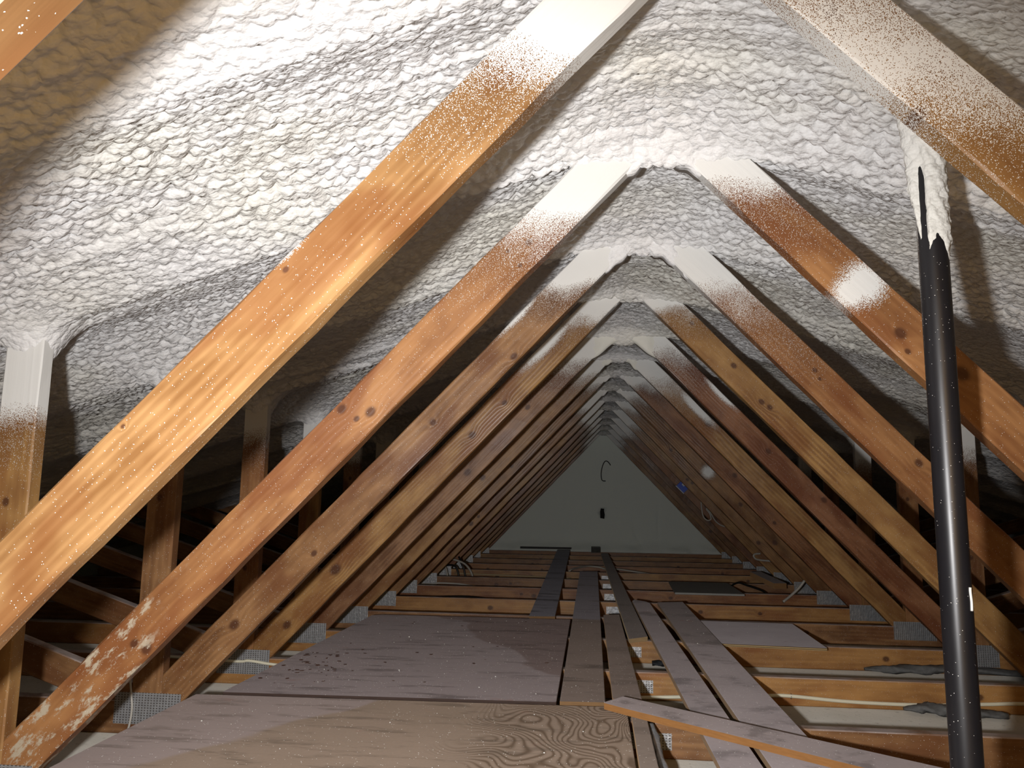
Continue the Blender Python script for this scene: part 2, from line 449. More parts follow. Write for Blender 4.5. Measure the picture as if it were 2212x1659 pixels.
for ti, c in enumerate(NAMES):
    y0 = yk(c)
    root = empty('roof_truss', (0, y0, -0.09))
    tag(root, TLABEL[c], 'roof truss', 'timber roof trusses down the attic')
    rnd = random.Random(100+ti)
    # bottom chord
    pal = [BROWN, AMBER, ORANGE][(ti*7) % 3]
    if c in 'DEG': pal = ((0.47, 0.25, 0.085), (0.30, 0.145, 0.05))
    mc = wood('chord_timber', 40+ti, pal[0], pal[1], ring=45, ringamt=0.4, top_dust=0.9, speck=0.006,
              knots=[(rnd.uniform(4.2, 5.1), 0.05, 0.016), (rnd.uniform(2.7, 3.6), 0.04, 0.02), (4.75 if c == 'G' else rnd.uniform(3.0, 3.4), 0.05, 0.014)])
    chord = link('bottom_chord', timber_bm(7.9, TT, 0.091, 300+ti, wane=0.0008), mc, root, Matrix.Translation((-3.95, y0, -0.0915)))
    for side in (-1, 1):
        key = c + ('L' if side < 0 else 'R')
        d = KN.get(key)
        if d is None:
            p_ = PALS[(ti*3 + (side > 0)) % 4]
            d = dict(pal=p_, ring=65, ra=0.3, dz=rnd.uniform(1.14, 1.24), dw=0.04,
                     knots=[(rnd.uniform(.3, 1.4), rnd.uniform(.02, .07), rnd.uniform(.012, .022)) for _ in range(2)])
            if side > 0: d['pal'] = tuple(tuple(v*0.95 for v in q) for q in d['pal'])
            if c == 'H' and side > 0: d['patches'] = [(1.02, .05, .05, .05)]
            if c == 'O': d['pal'] = ((0.20, 0.112, 0.045), (0.13, 0.066, 0.025)); d['dz'] = 1.2
        mw_ = wood('web_timber', ti*2 + (side > 0) + 1, d['pal'][0], d['pal'][1], ring=d['ring'], ringamt=d['ra'], dust_z=d['dz'],
                   dust_w=d['dw'], knots=d['knots'], patches=d.get('patches', ()), smears=d.get('smears', 0.0), tilt=d.get('tilt', 0.0), topfade=d.get('topfade'),
                   speck=0.006 if ti < 5 else 0.004, rough=0.38)
        if side < 0:
            R_ = Matrix(((CA, 0, -SA), (0, 1, 0), (SA, 0, CA))).to_4x4()
            T_ = Matrix.Translation((-XF, y0, 0.0))
        else:
            R_ = Matrix(((-CA, 0, SA), (0, -1, 0), (SA, 0, CA))).to_4x4()
            T_ = Matrix.Translation((XF, y0 + TT, 0.0))
        mw = T_ @ R_; inv = mw.inverted()
        def cut(p, n): return (inv @ Vector(p), (inv.to_3x3() @ Vector(n)).normalized())
        cuts = [cut((side*0.002, y0, 0), (-side, 0, 0)), cut((side*1.354, y0, 0), (side, 0, 0)), cut((0, y0, 0.0005), (0, 0, -1))]
        link('diagonal_web', timber_bm(LW+0.35, TT, TW, ti*10+side, cuts, wane=0.003, x0=-0.2), mw_, root, mw)
        # upright post from the joint to the rafter
        pp = [BROWN, ORANGE, AMBER][(ti + (side > 0)) % 3]
        mp = wood('post_timber', 70+ti*2+side, pp[0], pp[1], ring=50, ringamt=0.3, dust_z=0.735 if c == 'B' else (0.80 if c in 'CD' else 0.78), dust_w=0.035,
                  knots=[(rnd.uniform(.2, .7), .05, .012)], speck=0.005)
        Rp = Matrix(((0, 0, -1), (0, 1, 0), (1, 0, 0))).to_4x4()      # local X up, Z toward -x
        mwp = Matrix.Translation((side*1.40 + 0.0445, y0, 0.0005)) @ Rp
        link('post', timber_bm(1.05, TT, 0.089, ti*10+5+side, wane=0.0015), mp, root, mwp)
        # outer brace rising to the eave
        ang = math.atan(0.32); ca, sa = math.cos(ang), math.sin(ang)
        mb = wood('brace_timber', 140+ti*2+side, BROWN[0], BROWN[1], ring=55, ringamt=0.3, top_dust=0.9, speck=0.004)
        if side < 0:
            Rb = Matrix(((-ca, 0, sa), (0, -1, 0), (sa, 0, ca))).to_4x4(); Tb = Matrix.Translation((-1.4455, y0+TT, -0.045))
        else:
            Rb = Matrix(((ca, 0, -sa), (0, 1, 0), (sa, 0, ca))).to_4x4(); Tb = Matrix.Translation((1.4455, y0, -0.045))
        mwb = Tb @ Rb; invb = mwb.inverted()
        cb = [((invb @ Vector((0, y0, 0.0005))), (invb.to_3x3() @ Vector((0, 0, -1))).normalized()),
              ((invb @ Vector((side*1.4455, y0, 0))), (invb.to_3x3() @ Vector((-side, 0, 0))).normalized())]
        link('outer_brace', timber_bm(1.75, TT, 0.088, ti*10+7+side, cb, wane=0.001, x0=-0.05), mb, root, mwb)
        # toothed nail plate over the joint
        pw, ph_ = (0.195, 0.085)
        bmp = prism_bm([(-pw/2, -ph_/2), (pw/2, -ph_/2), (pw/2, ph_/2), (-pw/2, ph_/2)], 0.0016, 'Y')
        xs_ = side*1.386 + rnd.uniform(-.012, .012)
        o = link('nail_plate', bmp, M_PLATE, chord, Matrix.Translation((xs_, y0-0.0019, -0.016 + rnd.uniform(-.006, .006))))
        o['label'] = 'grey toothed steel nail plate'
    if c in 'BCDEFGH':      # foam bridging the apex between the two webs
        zi, hw = {'B': (1.305, .10), 'C': (1.30, .13), 'D': (1.318, .09), 'E': (1.283, .16), 'F': (1.305, .12)}.get(c, (1.312, .10))
        bm = bmesh.new(); cols = []; NX, NZ_ = 40, 10
        for i in range(NX+1):
            x = -hw + 2*hw*i/NX
            zl = zi - (1.04 - (1.343-zi)/hw)*1.12*(math.sqrt(x*x + 0.025**2) - 0.025)
            zl += 0.004*math.sin(x*61 + ti) + (0.004*math.sin(x*140) if c != 'E' else 0)
            zt = 1.375 - 0.28*abs(x); col = []
            for j in range(NZ_+1):
                z = zl + (zt-zl)*j/NZ_
                bul = 0.011*math.sin(math.pi*min(1, (j+1.0)/4)/2)*(1 if c == 'E' else 0.8 + 0.35*math.sin(x*95+j*1.7))
                edge = min(1, (hw-abs(x))/0.07); edge = edge*edge*(3-2*edge)
                col.append(bm.verts.new((x, y0 + 0.007 - (bul + 0.006)*edge - 0.003*math.sin(x*130+j*2.1)*(1-edge), z)))
            col.append(bm.verts.new((x, y0 + 0.06, zt))); col.append(bm.verts.new((x, y0 + 0.055, zl + 0.006)))
            cols.append(col)
        for a, b in zip(cols, cols[1:]):
            n_ = len(a)
            for j in range(n_): bm.faces.new((a[j], a[(j+1) % n_], b[(j+1) % n_], b[j]))
        bm.faces.new(cols[0]); bm.faces.new(cols[-1][::-1])
        bmesh.ops.recalc_face_normals(bm, faces=bm.faces)
        o = link('foam_bridge', bm, M_CREAMF if c in 'EF' else M_FOAM, root, Matrix.Identity(4), True)
        o['label'] = 'cream sprayed foam bridging the apex'
    if c in 'BCDEFGHIJ':
        bmp = prism_bm([(-.06, -.021), (.06, -.021), (.06, .021), (-.06, .021)], 0.0016, 'Y')
        o = link('splice_plate', bmp, M_PLATE, chord, Matrix.Translation((0.002, y0-0.0019, -0.047)))
        o['label'] = 'small grey toothed steel splice plate'

# ---------------------------------------------------------------- plywood and planks
BOARD_GAIN = 0.86
def weathered(name, seed, c1, c2, stain=0.5, axis=(3, 14, 10), side=None, contour=None, band=None, bandcol=None):
    k = NT(name, 0.75, 0.25); p = k.pos()
    c1 = tuple(v*BOARD_GAIN for v in c1); c2 = tuple(v*BOARD_GAIN for v in c2)
    if bandcol: bandcol = tuple(v*BOARD_GAIN for v in bandcol)
    q = k.map(p, loc=(seed*1.9, seed*0.7, 0))
    n = k.noise(q, 3.0, 5.0, 0.6); n2 = k.noise(k.map(q, axis), 1.6, 5.0, 0.68); n3 = k.noise(q, 120, 2.0)
    c = k.mix(k.math('ADD', k.mul(n, 0.75), k.mul(n3, 0.25)), c1, c2)
    x, y, z = k.sep(p)
    if band is not None:      # dust lies thicker on one stretch, with a wavy edge
        e = k.add(k.mul(x, band[0]), k.add(k.mul(y, band[1]), k.mul(k.noise(q, 2.5, 3.0), band[3])))
        c = k.mix(k.mul(k.step(e, band[2]-0.015, band[2]+0.015), 0.75), c, bandcol)
    if contour is not None:   # open face-veneer grain
        f = k.noise(k.map(q, (1.0, 0.55, 1.0)), contour[0], 2.2, 0.45, 0.25)
        ln = k.math('POWER', k.add(k.mul(k.math('SINE', k.mul(f, contour[1])), 0.5), 0.5), 2.2)
        mk = k.step(k.add(x, k.mul(k.noise(q, 5.0, 2.0), 0.3)), contour[2], contour[2]+0.16)
        c = k.mix(k.mul(k.mul(ln, mk), 0.85), c, (0.075, 0.048, 0.028))
    c = k.mix(k.mul(k.step(n2, 0.52, 0.66), stain), c, tuple(v*0.36 for v in c1))
    rs = k.step(k.noise(k.map(q, (3, 5, 5), (9, 4, 2)), 2.0, 4.0, 0.7), 0.64, 0.72)
    c = k.mix(k.mul(rs, 0.35), c, (0.20, 0.095, 0.07))
    sp = k.math('LESS_THAN', k.sep(k.voro(p, 620.0)['Color'])[0], 0.003)
    c = k.mix(sp, c, WHITE)
    if side is not None:
        nx, ny, nz = k.sep(k.nrm())
        fib = k.noise(k.map(p, (30, 30, 260)), 1.0, 3.0)
        c = k.mix(k.step(nz, 0.3, 0.7), k.mix(fib, tuple(v*0.6 for v in side), side), c)
    k.col(c); k.bump(k.add(n2, k.mul(n3, 0.4)), 0.002, 0.6); dusty(k)
    return k.m
def flat_piece(name, poly, z, t, mat, label, cat, group=None, tilt=None):
    cx = sum(p[0] for p in poly)/len(poly); cy = sum(p[1] for p in poly)/len(poly)
    bm = prism_bm([(x-cx, y-cy) for x, y in poly], t)
    bmesh.ops.bevel(bm, geom=[e for e in bm.edges], offset=min(0.0018, t*0.2), segments=1, affect='EDGES')
    mw = Matrix.Translation((cx, cy, z))
    if tilt: mw = mw @ Matrix.Rotation(tilt[1], 4, tilt[0])
    o = link(name, bm, mat, None, mw); tag(o, label, cat, group)
    return o
WSIDE = (0.34, 0.20, 0.09)
flat_piece('plywood_sheet', [(-1.262, 1.50), (-0.055, 1.50), (-0.052, 2.268), (-1.266, 2.222)], 0.001, 0.016,
    weathered('near_plywood', 1, (0.185, 0.14, 0.10), (0.28, 0.215, 0.17), 0.45, contour=(3.2, 300.0, -0.34), band=(-1.0, 0.55, 2.12, 0.25), bandcol=(0.27, 0.225, 0.22), side=(0.10, 0.07, 0.05)),
    'nearest plywood sheet, brown with swirling grain at its right corner', 'plywood sheet', 'plywood sheets on the trusses')
flat_piece('plywood_sheet', [(-1.205, 2.262), (-0.246, 2.300), (-0.243, 3.822), (-1.143, 3.798), (-1.19, 3.770)], 0.001, 0.016,
    weathered('large_plywood', 2, (0.115, 0.085, 0.08), (0.21, 0.165, 0.158), 0.5, band=(-1.0, -0.55, -0.95, 0.5), bandcol=(0.25, 0.218, 0.222), side=(0.08, 0.05, 0.04)),
    'large dusty purplish plywood sheet behind the nearest sheet, left of the long planks', 'plywood sheet', 'plywood sheets on the trusses')
PG = 'loose planks laid along the attic'
GREY1, GREY2 = (0.20, 0.175, 0.178), (0.33, 0.295, 0.305)
BL1, BL2 = (0.10, 0.10, 0.118), (0.20, 0.20, 0.232)
BR1, BR2 = (0.13, 0.10, 0.082), (0.205, 0.165, 0.145)
flat_piece('plank', [(-0.444, 3.875), (-0.319, 3.890), (-0.368, 8.945), (-0.512, 8.905)], 0.001, 0.019,
    weathered('plank_blue_grey', 3, BL1, BL2, 0.85, (1.5, 5, 5), WSIDE), 'long stained grey plank starting at the far edge of the large plywood sheet', 'plank', PG)
flat_piece('plank', [(-0.236, 2.297), (-0.109, 2.306), (-0.090, 6.335), (-0.229, 6.298)], 0.001, 0.019,
    weathered('plank_two_tone', 4, BR1, BR2, 0.6, (1.5, 5, 5), WSIDE, band=(0, 1, 3.95, 0.25), bandcol=(0.19, 0.185, 0.215)), 'wide middle plank running straight ahead beside the large plywood sheet', 'plank', PG)
flat_piece('plank', [(-0.087, 2.352), (-0.004, 2.352), (-0.006, 4.014), (-0.085, 3.983)], 0.001, 0.019,
    weathered('plank_brown', 5, BR1, BR2, 0.3, (2, 5, 5), WSIDE), 'short narrow brown plank right of the wide middle plank', 'plank', PG)
flat_piece('plank', [(0.008, 3.335), (0.088, 3.405), (0.042, 8.468), (-0.037, 8.443)], 0.001, 0.019,
    weathered('plank_grey_brown', 6, (0.115, 0.10, 0.09), (0.185, 0.165, 0.155), 0.4, (2, 5, 5), (0.42, 0.30, 0.16)), 'long narrow plank reaching from the splice plates almost to the far wall', 'plank', PG)
flat_piece('plank', [(0.129, 1.50), (0.222, 1.50), (0.178, 4.48), (0.160, 4.545), (0.098, 4.614), (0.086, 4.56)], 0.001, 0.019,
    weathered('plank_grey_a', 7, GREY1, (0.36, 0.32, 0.33), 0.5, (3, 5, 5), (0.22, 0.14, 0.075)), 'narrower grey plank with clipped far end, left of the parallel pair', 'plank', PG)
flat_piece('plank', [(0.236, 1.50), (0.375, 1.50), (0.367, 4.572), (0.222, 4.521)], 0.001, 0.019,
    weathered('plank_grey_b', 8, GREY1, (0.40, 0.355, 0.365), 0.5, (3, 5, 5), (0.20, 0.13, 0.07), band=(0.35, 1, 3.42, 0.12), bandcol=(0.18, 0.155, 0.15)), 'wider grey plank with square far end, right of the parallel pair', 'plank', PG)
flat_piece('plank', [(-0.060, 2.295), (-0.115, 2.222), (-0.052, 2.165), (0.423, 1.773), (0.62, 1.61), (0.78, 1.63), (0.583, 1.796)], 0.0205, 0.019,
    weathered('plank_diagonal', 9, (0.20, 0.17, 0.16), (0.36, 0.315, 0.325), 0.5, (6, 6, 5), (0.40, 0.195, 0.065)), 'grey plank with orange edge lying diagonally across the other planks', 'plank', PG)
flat_piece('plank', [(-0.049, 1.50), (-0.008, 1.50), (-0.004, 2.20), (-0.042, 2.215)], 0.001, 0.019,
    weathered('plank_narrow', 10, BR1, (0.24, 0.20, 0.17), 0.3, (3, 5, 5), WSIDE), 'narrow brown plank strip along the right edge of the nearest plywood sheet', 'plank', PG)
def ply_edge():
    k = NT('ply_offcut', 0.7, 0.25); p = k.pos(); n = k.noise(p, 6, 5.0, 0.6)
    c = k.mix(n, (0.25, 0.228, 0.24), (0.37, 0.34, 0.36))
    c = k.mix(k.step(k.noise(k.map(p, (4, 9, 1)), 2.0, 5.0, 0.7), 0.62, 0.7), c, (0.22, 0.19, 0.2))
    dusty(k); z = k.sep(p)[2]; nz = k.sep(k.nrm())[2]
    ln = k.math('GREATER_THAN', k.math('SINE', k.mul(z, 6.283/0.0058)), 0.1)
    c = k.mix(k.step(nz, 0.3, 0.7), k.mix(ln, (0.16, 0.10, 0.04), (0.66, 0.52, 0.28)), c)
    k.col(c); return k.m
flat_piece('plywood_offcut', [(0.3735, 3.338), (0.782, 3.309), (0.800, 3.917), (0.3715, 3.931)], 0.001, 0.0125, ply_edge(),
    'square plywood offcut with pale layered edge, right of the parallel planks', 'plywood offcut')
flat_piece('panel', [(0.377, 5.084), (0.803, 5.083), (0.812, 5.764), (0.405, 5.760)], 0.001, 0.012,
    plain('grey_panel', (0.36, 0.37, 0.35), 0.7, 0, 0.3, 0.12, 20), 'small plain grey panel lying on the distant bottom chords', 'panel')
flat_piece('wood_block', [(1.085, 5.55), (1.172, 5.57), (1.185, 6.44), (1.098, 6.42)], 0.001, 0.038,
    weathered('block_timber', 12, (0.14, 0.125, 0.12), (0.20, 0.18, 0.18), 0.3, (3, 5, 5), (0.36, 0.20, 0.085)), 'short grey wood block lying near the right end of the distant bottom chords', 'wood block')
flat_piece('board', [(-0.93, 8.915), (-0.362, 8.965), (-0.352, 9.03), (-0.94, 9.03)], 0.021, 0.019,
    weathered('board_dark', 13, (0.07, 0.07, 0.07), (0.10, 0.10, 0.10), 0.3), 'dark board lying crosswise against the far wall, left', 'board')
flat_piece('board', [(-0.135, 8.78), (-0.035, 8.80), (-0.035, 9.02), (-0.135, 9.02)], 0.001, 0.055,
    weathered('board_stub', 14, (0.09, 0.09, 0.085), (0.13, 0.13, 0.125), 0.3), 'short dark board stub at the foot of the far wall, in the middle', 'board')

# ---------------------------------------------------------------- black vent pipe with its foam sleeve
def pipe_mat():
    k = NT('black_plastic', 0.36, 0.5); o = k.obj(); x, y, z = k.sep(k.pos())
    n = k.noise(k.map(o, (30, 30, 8)), 1.0, 4.0)
    c = k.mix(n, (0.006, 0.006, 0.008), (0.014, 0.014, 0.017))
    ang = k.math('ARCTAN2', k.sub(y, PIPE[1]), k.sub(x, PIPE[0]))
    q = k.add(z, k.add(k.mul(ang, 0.06), k.mul(k.sub(k.noise(o, 18, 2.0), 0.5), 0.08)))
    dens = k.add(k.mul(k.step(q, 1.12, 1.30), 0.85), k.add(k.mul(k.step(q, 0.95, 1.22), 0.14), 0.002))
    sp = k.math('LESS_THAN', k.sep(k.voro(o, 1150.0)['Color'])[0], dens)
    k.col(k.mix(sp, c, WHITE)); k.rough(k.math('ADD', k.mul(sp, 0.4), k.add(0.29, k.mul(n, 0.14)), clamp=True))
    k.bump(k.add(k.mul(n, 0.3), k.mul(sp, 0.6)), 0.001, 0.6); return k.m
proot = empty('vent_pipe', (PIPE[0], PIPE[1], -0.093))
tag(proot, 'upright black plastic vent pipe passing up through the foam on the right', 'pipe')
bm = tube_bm([(0, 0, -0.0925), (0, 0, 0.3), (0, 0, 0.8), (0, 0, 1.34)], PIPE[2], 48, True, 4)
link('pipe', bm, pipe_mat(), proot, Matrix.Translation((PIPE[0], PIPE[1], 0)), True)
bm = bmesh.new(); rows = []
NZ, NA = 90, 72; rs = random.Random(5)
for i in range(NZ+1):
    z = 0.86 + (1.34-0.86)*i/NZ; r = []
    for j in range(NA):
        a = 6.2832*j/NA
        # bare slot faces front-left; a right lobe reaches lower, a left ridge starts higher
        dslot = (a - 3.80 + 3.1416) % 6.2832 - 3.1416
        slot = max(0, 1-(abs(dslot)/0.36)**2)
        if z > 1.10: slot *= max(0, 1-(z-1.10)/0.06)
        right = min(1, max(0, (math.cos(a-5.0)+0.2)/0.4))
        low = (1.045 + 0.012*math.sin(a*7))*(1-right) + (0.975 + 0.018*math.sin(a*3))*right
        cov = min(1, max(0, (z-low)/0.04))
        lump = 0.0011*(math.sin(a*9+z*150)+math.sin(a*6-z*230+1.3)+0.8*math.sin(a*15+z*330))
        flare = 0.022*max(0, (z-1.13)/0.2)
        left = 0.007*max(0, 1-abs(((a-3.05+3.1416) % 6.2832)-3.1416)/0.55)
        t = -0.0015 + cov*min(1, max(0, 1-slot*1.2))*(0.0058 + lump + flare + left)
        r.append(bm.verts.new((math.cos(a)*(PIPE[2]+t), math.sin(a)*(PIPE[2]+t), z)))
    rows.append(r)
for a, b in zip(rows, rows[1:]):
    for j in range(NA): bm.faces.new((a[j], a[(j+1) % NA], b[(j+1) % NA], b[j]))
o = link('foam_sleeve', bm, M_FOAM, proot, Matrix.Translation((PIPE[0], PIPE[1], 0)), True)
o['label'] = 'white sprayed foam coating around the pipe top'
# small white drip on the pipe
def pt(ang, z, r): return (PIPE[0] + math.cos(ang)*r, PIPE[1] + math.sin(ang)*r, z)
bm = bmesh.new()
for (a0, z0, z1, wd) in ((5.25, 0.415, 0.452, 0.0022), (5.22, 0.452, 0.458, 0.005)):
    pass
A_ = -0.95
pts = [pt(A_, 0.425, PIPE[2]+.0002), pt(A_+0.03, 0.438, PIPE[2]+.0002), pt(A_-0.03, 0.452, PIPE[2]+.0002), pt(A_-0.02, 0.459, PIPE[2]+.0002)]
bm.free()
o = link('foam_drip', tube_bm([Vector(p)-Vector((PIPE[0], PIPE[1], 0)) for p in pts], 0.0022, 8), plain('white_drip', WHITE, 0.5, 0, 0.4, 0.05), proot, Matrix.Translation((PIPE[0], PIPE[1], 0)), True)
o['label'] = 'small white foam drip'

# ---------------------------------------------------------------- cables, box, scraps
M_CREAM = plain('cream_cable', (0.80, 0.77, 0.60), 0.45, 0, 0.4, 0.08)
M_WHITEC = plain('white_cable', (0.50, 0.48, 0.43), 0.45, 0, 0.4, 0.1)
M_TAN = plain('tan_cable', (0.42, 0.32, 0.18), 0.5, 0, 0.4, 0.1)
M_BLACKC = plain('black_cable', (0.014, 0.014, 0.014), 0.4, 0, 0.5, 0.3)
M_STEEL = plain('staple_steel', (0.35, 0.34, 0.33), 0.35, 0.8)
def cable(pts, r, mat, label, group=None):
    c = Vector(pts[0]); o = link('cable', tube_bm([Vector(p)-c for p in pts], r), mat, None, Matrix.Translation(c), True)
    tag(o, label, 'cable', group); return o
yD = yk('D') - 0.0066
cb = cable([(-.02, yD, -.086), (.023, yD, -.082), (.161, yD, -.074), (.431, yD, -.060), (.514, yD, -.058), (.68, yD, -.068), (.857, yD, -.071), (1.009, yD, -.068), (1.139, yD, -.060), (1.30, yD, -.054), (1.8, yD, -.06)], 0.006, M_CREAM,
    'cream electrical cable stapled along the bottom chord behind the black pipe')
bm = tube_bm([(0, 0.004, -.008), (0, -.0066, -.007), (0, -.0066, .007), (0, 0.004, .008)], 0.0008, 6)
link('staple', bm, M_STEEL, cb, Matrix.Translation((.514, yD-0.0002, -.058)))
cable([(-1.8, yD, 0.0), (-1.43, yD-.001, -.012), (-1.365, yD-.003, -.008), (-1.278, yD, -.018), (-1.10, yD, -.03), (-0.9, yD, -.05)], 0.005, M_CREAM,
    'cream cable disappearing under the left edge of the large plywood sheet')
yC = yk('C') - 0.007
cable([(-1.447, yC, .06), (-1.440, yC, .02), (-1.433, yC-.002, -.019), (-1.437, yC-.001, -.062), (-1.445, yC, -.09)], 0.003, M_WHITEC,
    'thin grey wire hanging down over the left nail plate')
yJ = yk('J')
for i, (m, pts, lab) in enumerate([
    (M_WHITEC, [(-1.42, yJ-.03, .05), (-1.36, yJ-.10, .07), (-1.30, yJ-.15, .02), (-1.27, yJ-.18, -.09)], 'white cable bending down, leftmost of the loose bundle by the left gussets'),
    (M_WHITEC, [(-1.40, yJ+.2, .06), (-1.30, yJ-.02, .085), (-1.16, yJ-.08, .05), (-1.09, yJ-.12, -.03), (-1.09, yJ-.14, -.09)], 'white cable arching widest in the loose bundle by the left gussets'),
    (M_BLACKC, [(-1.33, yJ-.02, .03), (-1.25, yJ-.05, .03), (-1.215, yJ-.06, -.02), (-1.205, yJ-.065, -.09)], 'black cable at the left of the loose bundle by the left gussets'),
    (M_BLACKC, [(-1.22, yJ-.006, .10), (-1.19, yJ-.03, .04), (-1.17, yJ-.035, .0), (-1.15, yJ-.04, -.09)], 'black cable at the right of the loose bundle by the left gussets'),
    (M_WHITEC, [(-1.29, yJ-.012, .17), (-1.265, yJ-.016, .12), (-1.25, yJ-.03, .09)], 'short white cable stub sticking up above the loose bundle')]):
    cable(pts, 0.008, m, lab, 'loose cable bundle at the left joints')
yy = yk('J')-0.0075
cable([(-1.25, yy, -.033), (-1.0, yy, -.038), (-.845, yy, -.040), (-.673, yy, -.043), (-.479, yy, -.048), (-.3, yy, -.05)], 0.0068, M_TAN,
    'tan cable running along a distant bottom chord, left of the long stained plank')
yy = yk('I')-0.0075
cable([(-1.6, yy, -.07), (-1.33, yy, -.058), (-1.258, yy, -.049), (-1.12, yy, -.052), (-1.03, yy, -.062), (-.9, yy, -.082)], 0.0065, M_WHITEC,
    'white cable sagging along the bottom chord left of the small panel row')
cable([(-1.6, 4.99, -.082), (-1.33, 4.99, -.05), (-1.15, 4.98, -.045), (-.919, 5.0, -.04), (-.702, 4.93, -.05), (-.4, 4.9, -.082)], 0.008, M_BLACKC,
    'upper black cable slack in the gap beyond the large plywood sheet', 'black cables')
cable([(-1.6, 4.95, -.083), (-1.2, 4.92, -.06), (-.95, 4.94, -.055), (-.74, 4.90, -.062), (-.42, 4.86, -.084)], 0.006, M_BLACKC,
    'lower black cable slack in the gap beyond the large plywood sheet', 'black cables')
yK = yk('K')
cable([(-.325, 6.60, -.012), (-.30, 6.62, .004), (-.25, 6.75, .008), (-.167, 6.90, .010), (-.075, 6.93, .002), (-.03, 6.92, -.009), (.0, 6.90, -.009), (.06, 6.86, -.009), (.10, 6.80, -.002), (.328, 6.68, -.02), (.515, yJ+.05, -.03), (.8, yJ+.06, -.06)], 0.0072, M_WHITEC,
    'long white cable crossing the distant bottom chords beneath the narrow plank')
yy = yK-0.0075
cable([(.822, yy, .577), (.828, yy, .50), (.842, yy, .44), (.875, yy, .413), (.905, yy, .425), (.895, yy, .47), (.866, yy, .512), (.880, yy-.012, .508), (.905, yy-.012, .47), (.942, yy, .41), (.985, yy, .375), (1.028, yy, .36)], 0.0055, M_WHITEC,
    'white cable looped on the right web below the blue box')
yy = yk('J')-0.009
cable([(1.19, yy, .175), (1.15, yy-.01, .172), (1.133, yy-.02, .16), (1.15, yy-.012, .135), (1.19, yy, .125), (1.275, yy, .119)], 0.0075, M_WHITEC,
    'short white cable hooked on a right web above the wood block')
cable([(1.06, 5.20, -.04), (1.12, 5.23, .0), (1.17, 5.237, .045), (1.205, 5.237, .09)], 0.008, M_WHITEC,
    'white cable end sticking up at the right, beyond the grey panel')
cable([(.80, 5.86+.06, -.08), (.88, 5.80, .008), (.937, 5.70, .004), (1.02, 5.6, -.02), (1.06, 5.45, -.05), (1.3, 5.4, -.08)], 0.007, M_BLACKC,
    'black cable dropping between the chords right of the grey panel')
yw = YWALL
cable([(.085, yw-.03, .968), (.075, yw-.03, .985), (.050, yw-.035, 1.012), (.022, yw-.035, 1.012), (-.004, yw-.035, .965), (-.021, yw-.03, .885), (-.018, yw-.03, .815), (-.002, yw-.03, .792), (.028, yw-.02, .790)], 0.0055, M_BLACKC,
    'dark wire hook shaped like a letter C on the far wall')
# gap in the gable foam, its inner shade painted by a near-black block
bm = prism_bm([(-.022, -.055), (.004, -.058), (.024, -.062), (.028, -.01), (.02, .03), (.022, .05), (-.015, .055), (-.024, .02)], 0.05, 'Y')
o = link('wall_opening', bm, plain('painted_gap_shade', (0.012, 0.011, 0.010), 0.9), None, Matrix.Translation((-.010, YWALL-0.012, .425)))
tag(o, 'small gap in the far foam wall, painted dark inside, below the wire hook', 'opening')

# blue electrical box on the right web of truss K
bx = empty('junction_box', (.66, yK-.002, .70)); tag(bx, 'small bright blue electrical box fixed to a distant right web', 'electrical box')
RB = Matrix.Rotation(math.radians(45), 4, 'Y')
bm = bmesh.new(); bmesh.ops.create_cube(bm, size=1)
for v in bm.verts: v.co = Vector((v.co.x*.088, v.co.y*.05-.027, v.co.z*.062))
bmesh.ops.bevel(bm, geom=bm.edges[:], offset=.004, segments=2, affect='EDGES')
link('box', bm, plain('blue_plastic', (0.012, 0.075, 0.52), 0.4, 0, 0.4, 0.1), bx, Matrix.Translation(bx.location) @ RB)
for nm, cx, cz, wx, wz in (('sticker', -.008, .018, .026, .018), ('rim', 0, -.0345, .098, .006)):
    bm = bmesh.new(); bmesh.ops.create_cube(bm, size=1)
    for v in bm.verts: v.co = Vector((v.co.x*wx+cx, v.co.y*(.002 if nm == 'sticker' else .05)-(.054 if nm == 'sticker' else .027), v.co.z*wz+cz))
    o = link(nm, bm, plain('box_white', (0.6, 0.62, 0.66), 0.5, 0, 0.4, 0.05), bx, Matrix.Translation(bx.location) @ RB)
    o['label'] = 'pale ' + nm

# grey torn felt scraps in the joist bays
def scrap(name, pts, wds, mat, label, cat, seed):
    """crumpled strip following pts with half-widths wds"""
    rnd = random.Random(seed); bm = bmesh.new(); rows = []
    P = [Vector(p) for p in pts]; n = 26
    for i in range(n+1):
        t = i/n*(len(P)-1); a = int(min(t, len(P)-2)); f = t-a
        p = P[a].lerp(P[a+1], f); wd = wds[a]*(1-f) + wds[a+1]*f
        d = (P[a+1]-P[a]).normalized(); sx = d.cross(Vector((0, 0, 1))).normalized()
        ring = []
        for j in range(12):
            an = 6.2832*j/12; rr = wd*(1 + 0.25*math.sin(3*an+i*.9) + rnd.uniform(-.18, .18))
            ring.append(bm.verts.new(p + sx*math.cos(an)*rr + Vector((0, 0, 1))*(math.sin(an)*rr*0.42)))
        rows.append(ring)
    for a, b in zip(rows, rows[1:]):
        for j in range(12): bm.faces.new((a[j], a[(j+1) % 12], b[(j+1) % 12], b[j]))
    bm.faces.new(rows[0][::-1]); bm.faces.new(rows[-1])
    bmesh.ops.recalc_face_normals(bm, faces=bm.faces)
    c = sum(P, Vector())/len(P); bmesh.ops.translate(bm, verts=bm.verts, vec=-c)
    o = link(name, bm, mat, None, Matrix.Translation(c), True); tag(o, label, cat); return o
M_FELT = plain('grey_felt', (0.15, 0.155, 0.155), 0.85, 0, 0.2, 0.5, 60)
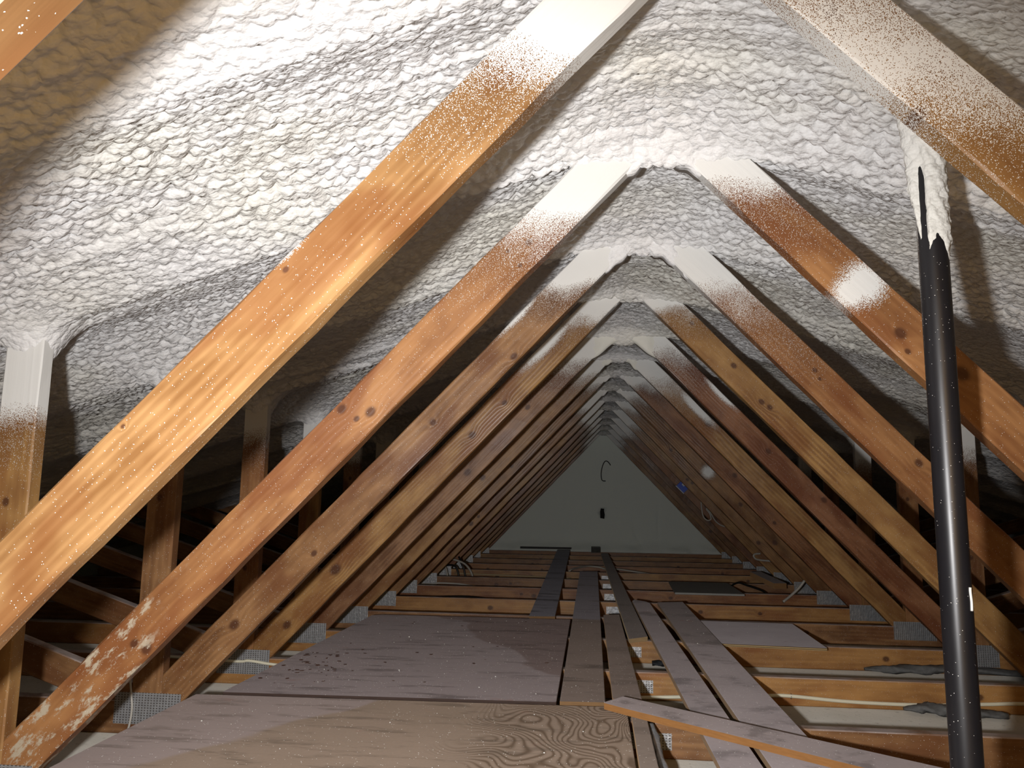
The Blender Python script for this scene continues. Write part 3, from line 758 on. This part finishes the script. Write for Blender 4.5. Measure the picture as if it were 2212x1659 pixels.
scrap('felt_scrap', [(.94, 3.37, -.074), (1.05, 3.365, -.070), (1.18, 3.365, -.066), (1.30, 3.37, -.062), (1.6, 3.36, -.075)], [.012, .034, .036, .028, .024], M_FELT,
      'torn grey felt scrap lying along the chord farther behind the black pipe', 'felt scrap', 3)
scrap('felt_scrap', [(.86, 2.765, -.076), (.93, 2.755, -.068), (1.03, 2.74, -.072), (1.16, 2.735, -.078)], [.010, .036, .034, .02], M_FELT,
      'torn grey felt scrap lying on the bay floor, touching the back of the pipe', 'felt scrap', 4)
scrap('felt_scrap', [(.10, 3.33, -.072), (.18, 3.33, -.070), (.26, 3.34, -.076)], [.02, .03, .012], plain('black_felt', (0.02, 0.022, 0.026), 0.7), 'small black felt scrap between the narrow planks', 'felt scrap', 6)
scrap('foil_strip', [(.006, 2.19-.02, .006), (.012, 2.08, -.006), (.010, 1.95, -.012), (.022, 1.80, -.02), (.03, 1.62, -.03)], [.007, .010, .008, .012, .012],
      plain('grey_film', (0.34, 0.36, 0.38), 0.22, 0.0, 0.6, 0.4, 90), 'crumpled grey plastic film strip beside the narrow plank at the bottom', 'plastic film', 8)
scrap('insulation_scrap', [(.02, 2.45, -.074), (.12, 2.50, -.07), (.24, 2.48, -.078)], [.02, .04, .02], plain('dark_insulation', (0.10, 0.095, 0.085), 0.9), 'dark insulation scrap in the bay under the diagonal plank', 'insulation scrap', 9)

# ---------------------------------------------------------------- crumbs of foam and bark
rnd = random.Random(77); bm = bmesh.new()
def chip(bm, p, s, flat, rnd):
    m = Matrix.Translation(p) @ Matrix.Rotation(rnd.uniform(0, 6.3), 4, 'Z') @ Matrix.Diagonal((s, s*rnd.uniform(.4, .9), s*flat, 1))
    bmesh.ops.create_icosphere(bm, subdivisions=1, radius=1, matrix=m)
for i in range(260):
    if i < 150: x, y, z = rnd.uniform(-1.16, -.26), rnd.uniform(2.32, 3.75), .0175
    elif i < 210: x, y, z = rnd.uniform(-1.2, -.08), rnd.uniform(1.62, 2.21), .0175
    else: x, y, z = rnd.choice([(rnd.uniform(-.22, -.12), rnd.uniform(2.33, 4.2), .0205), (rnd.uniform(.25, .36), rnd.uniform(2.3, 4.3), .0205), (rnd.uniform(.14, .2), rnd.uniform(2.3, 4.3), .0205), (rnd.uniform(.4, .75), rnd.uniform(3.4, 3.9), .014)])
    s = 0.0008 + 0.0016*rnd.random()**3 + (0.0018 if rnd.random() < .04 else 0)
    chip(bm, Vector((x, y, z + s*.75)), s, 0.7, rnd)
o = link('foam_crumbs', bm, plain('crumb_white', (0.8, 0.79, 0.75), 0.7), None, None, False); tag(o, 'tiny white foam crumbs scattered over the plywood and planks', 'foam crumbs', kind='stuff')
bm = bmesh.new()
for i in range(60):
    x = rnd.gauss(-1.07, .07); y = rnd.gauss(2.62, .16)
    if not (-1.17 < x < -.5 and 2.3 < y < 3.6): continue
    chip(bm, Vector((x, y, .0188)), rnd.uniform(.003, .010), 0.12, rnd)
for i in range(22):
    chip(bm, Vector((rnd.uniform(-1.1, -.3), rnd.uniform(2.35, 3.7), .0185)), rnd.uniform(.003, .010), 0.12, rnd)
o = link('bark_chips', bm, plain('bark', (0.14, 0.075, 0.055), 0.8, 0, 0.3, 0.5, 50), None, None, False); tag(o, 'small dark bark chips scattered on the left of the large plywood sheet', 'bark chips', kind='stuff')
